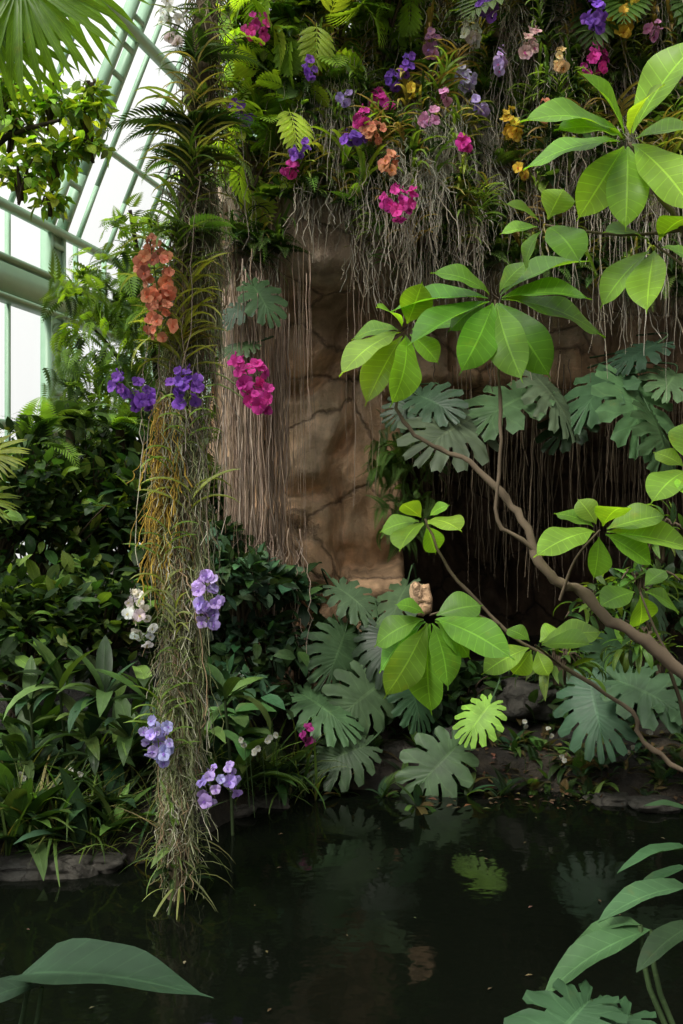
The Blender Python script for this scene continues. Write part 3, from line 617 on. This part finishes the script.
spots=[(257,27,26,24,MG,MG2,10),(310,68,12,18,PU,PU2,5),(291,168,16,14,MG,MG2,6),(302,148,14,14,PU,PU2,5),(375,97,12,14,MG,MG2,6),(387,101,10,12,MG,MG2,4),(352,138,20,10,PU,PU2,6),
    (375,132,20,18,OR,OR2,9),(361,116,12,16,MG,MG2,6),(393,80,14,16,PU,PU2,6),(406,66,12,20,PU,PU2,6),(432,43,16,18,PKc,LV2,7),(471,28,14,36,WH,WH2,14),(463,78,20,20,(.66,.6,.8),LV2,9),(393,198,22,20,MG,MG2,9),(405,205,22,26,MG,MG2,10),
    (391,162,16,16,OR,YE2,7),(512,125,16,28,YE,YE2,12),(463,141,14,12,MG,MG2,5),(430,118,14,14,PKc,PK2,5),(487,8,20,14,PU,PU2,7),(595,14,18,28,PU,PU2,12),(624,14,24,34,YE,YE2,16),(596,60,24,34,MG,MG2,15),(530,42,12,26,(.75,.5,.48),PK2,8),(241,112,22,18,PU,PU2,7),(500,60,10,22,(.6,.45,.7),PK2,6),(445,95,10,12,PKc,PK2,3),
    (410,90,10,12,YE,YE2,3),(345,98,10,12,LV,LV2,3),(545,110,8,16,OR,YE2,4),(480,105,12,12,LV,LV2,4),(520,170,10,12,YE,OR2,3),(655,30,14,14,PKc,PK2,4),(560,60,10,20,(.85,.62,.3),YE2,6)]
for u,v,w,h,c1,c2,n in spots: orchid(u,v,w,h,c1,c2,n)
orchid(307,735,14,12,(.4,.05,.25),MG2,4,5.6,S(307,790,5.7))
# ------------------------------------------------------------------ foreground tree with whorled leaves
t=Acc();BK=(.13,.10,.068)
tube1(t,[S(900,900,2.9),S(760,740,2.9),S(683,674,2.9),S(645,640,2.88),S(610,620,2.9),S(582,592,2.92),S(560,582,2.9),S(540,562,2.9),S(522,520,2.93),S(500,492,2.95),S(470,462,2.97),S(440,450,3),S(408,428,3),S(396,400,3),S(408,365,3)],.021,.0035,BK,8,1,4,.003)
tube1(t,[S(556,578,2.9),S(530,545,2.9),S(497,520,2.9),S(501,440,2.9),S(499,370,2.9),S(495,300,2.9)],.007,.0035,BK,6,1,5,.002)
tube1(t,[S(560,600,2.9),S(575,560,2.85),S(600,530,2.8)],.005,.003,BK,6,1)
tube1(t,[S(900,870,3.0),S(760,800,3.05),S(683,770,3.1),S(640,735,3.1),S(632,712,3.1),S(560,665,3.1),S(500,625,3.1),S(450,570,3.1),S(425,520,3.1)],.010,.0035,BK,7,1,5,.003)
tube1(t,[S(560,665,3.1),S(535,645,3.0)],.005,.003,BK,5,1);tube1(t,[S(500,625,3.1),S(460,610,3.0),S(430,615,2.9)],.005,.003,BK,5,1)
tube1(t,[S(900,600,2.6),S(800,450,2.6),S(720,320,2.6),S(683,230,2.6),S(655,190,2.6),S(628,142,2.6)],.014,.004,BK,7,1,5,.003)
tube1(t,[S(683,230,2.6),S(620,235,2.65),S(545,225,2.7)],.005,.003,BK,6,1);tube1(t,[S(720,320,2.6),S(700,280,2.6),S(655,245,2.65)],.005,.003,BK,6,1);tube1(t,[S(800,450,2.6),S(740,480,2.7),S(690,470,2.8)],.006,.004,BK,6,1)
tube1(t,[S(683,674,2.9),S(660,640,2.95),S(640,592,3.0)],.005,.003,BK,6,1)
G1=(.19,.36,.04);G2=(.11,.24,.03)
W=[((628,140),2.6,[(520,162),(580,68),(705,30),(705,128),(576,222),(626,230),(700,210),(526,98),(655,75),(556,122),(600,190)],G1),
((545,225),2.7,[(500,238),(518,270),(582,254),(608,268),(565,185),(505,202)],G1),
((655,245),2.65,[(598,308),(705,265),(695,205),(606,222),(650,320)],G1),
((495,298),2.9,[(434,262),(388,308),(590,256),(612,330),(554,378),(462,374),(410,356),(520,382),(528,258),(594,296),(445,330)],G2),
((405,330),3.0,[(336,370),(348,332),(368,410),(402,404),(422,280),(460,328),(440,364),(380,300)],G1),
((425,520),3.1,[(378,530),(398,550),(448,502),(462,527),(434,553),(402,506)],G1),
((430,617),2.9,[(368,642),(374,672),(385,702),(430,718),(396,600),(484,604),(508,640),(474,658),(516,655),(452,690)],G2),
((535,645),3.0,[(480,674),(512,676),(564,626),(594,650),(605,628),(548,678),(506,625)],G1),
((600,530),2.8,[(533,552),(554,510),(624,498),(668,520),(692,556),(590,580),(650,570),(578,496)],G1),
((690,470),2.8,[(650,494),(653,450),(685,418),(700,500)],G1),
((640,590),3.0,[(598,606),(667,568),(683,610),(640,628)],G2)]
for (cu,cv),d,tips,col in W:
    c=S(cu,cv,d)
    for i,(u,v) in enumerate(tips):
        q=S(u,v,d+rng.uniform(-.18,.1));dv=norm(q-c);b=c+dv*.02
        down=dv[2]<-.75
        nh=np.array([rng.normal(0,.38),-.7,.9]) if not down else np.array([rng.normal(0,.45),-1,.3])
        L_=np.linalg.norm(q-b);along(t,b,q,1.0*min(1.75,max(1.03,.25/L_)),OBOV[rng.integers(0,4)],vary(col,1,.2,.07),nh,0)
t.build('umbrella_leaf_tree',[BACKLIT,FIBER])
# ------------------------------------------------------------------ near plants at the bottom of view
t=Acc();b0=np.array([-.75,1.95,.1])
along(t,S(22,974,2.0),S(214,994,1.85),.72,HEART,(.018,.042,.02),(0,-.03,1));along(t,S(40,985,2.0),S(-60,1000,1.9),1.0,OVBIG[1],(.016,.036,.018),(0,-.05,1))
for q in(S(30,976,2.0),S(42,987,2.0)): tube1(t,[q,q+[-.03,0,-.15],b0],.005,.007,(.04,.07,.03),6,0)
t.build('philodendron_plant',[SATIN])
t=Acc();b0=np.array([.95,2.0,.1])
for (u,v,d),(u2,v2,d2),w in[((690,888,2.1),(598,902,2.0),.5),((690,850,2.2),(618,856,2.1),.3),((690,812,2.2),(645,798,2.2),.5),((690,868,2.15),(625,890,2.1),.35),((695,925,2.0),(635,958,1.9),.6),((650,930,2.0),(535,978,1.95),.6),((640,925,2.0),(560,935,2.1),.6)]:
    along(t,S(u,v,d),S(u2,v2,d2),w*1.0,OVBIG[0],vary((.034,.075,.03),1,.2,.05),(0,-.2,1));tube1(t,[S(u,v,d),S(u,v,d)+[.05,0,-.2],b0],.005,.007,(.06,.10,.04),5,0)
for u,v,s in[(590,1000,.2),(630,1015,.18)]:
    c0=S(u,v,1.9);t.add(MON[2],frames(np.array([-.5,-.5,-.1]),np.array([0,-.2,1.]),s),c0,(.03,.07,.03),0);tube1(t,[c0,c0+[.1,.02,-.2],b0],.005,.007,(.06,.10,.04),5,0)
t.build('fatsia_plant',[SATIN])
t=Acc();n=60;P=np.stack([rng.uniform(-1.6,1.8,n),rng.uniform(2.7,5.6,n),np.full(n,.006)],1);t.add(SMALL[0],frames(rv(n)*[1,1,0],[[0,0,1.]]*n,rng.uniform(.01,.03,n)),P,vary((.12,.09,.05),n,.3));t.build('floating_leaf',[FIBER])
# ------------------------------------------------------------------ light
w=bpy.data.worlds.new('overcast_sky');scene.world=w;w.use_nodes=True;nt=w.node_tree;bg=nt.nodes['Background']
tc=N(nt,'ShaderNodeTexCoord')
def lobe(dr,pw,k):
    vd=N(nt,'ShaderNodeVectorMath',operation='DOT_PRODUCT');L(nt,tc.outputs['Generated'],vd.inputs[0]);vd.inputs[1].default_value=tuple(norm(np.array(dr)))
    return mathn(nt,'MULTIPLY',mathn(nt,'POWER',mathn(nt,'MAXIMUM',vd.outputs['Value'],0.0),pw),k)
s=mathn(nt,'ADD',mathn(nt,'ADD',lobe((-.35,-.18,.9),2.6,3.6),lobe((-.5,.85,.35),2.0,1.0)),.11)
bg.inputs[0].default_value=(1.0,.995,.975,1);L(nt,s,bg.inputs[1])
sl=bpy.data.lights.new('sun_through_roof','SUN');sl.energy=3.3;sl.angle=math.radians(16);sl.color=(1,.95,.86);so=bpy.data.objects.new('sun_through_roof',sl);scene.collection.objects.link(so)
so.location=(-3,2,9);so.rotation_euler=Vector((.42,.52,-.8)).to_track_quat('-Z','Y').to_euler()
cam=bpy.data.cameras.new('camera');co=bpy.data.objects.new('camera',cam);scene.collection.objects.link(co)
cam.sensor_fit='VERTICAL';cam.sensor_height=36;cam.lens=1000/1024*36;cam.clip_end=200
co.location=(0,0,CAM_Z);co.rotation_euler=(math.pi/2,0,0);scene.camera=co
scene.view_settings.view_transform='Standard'
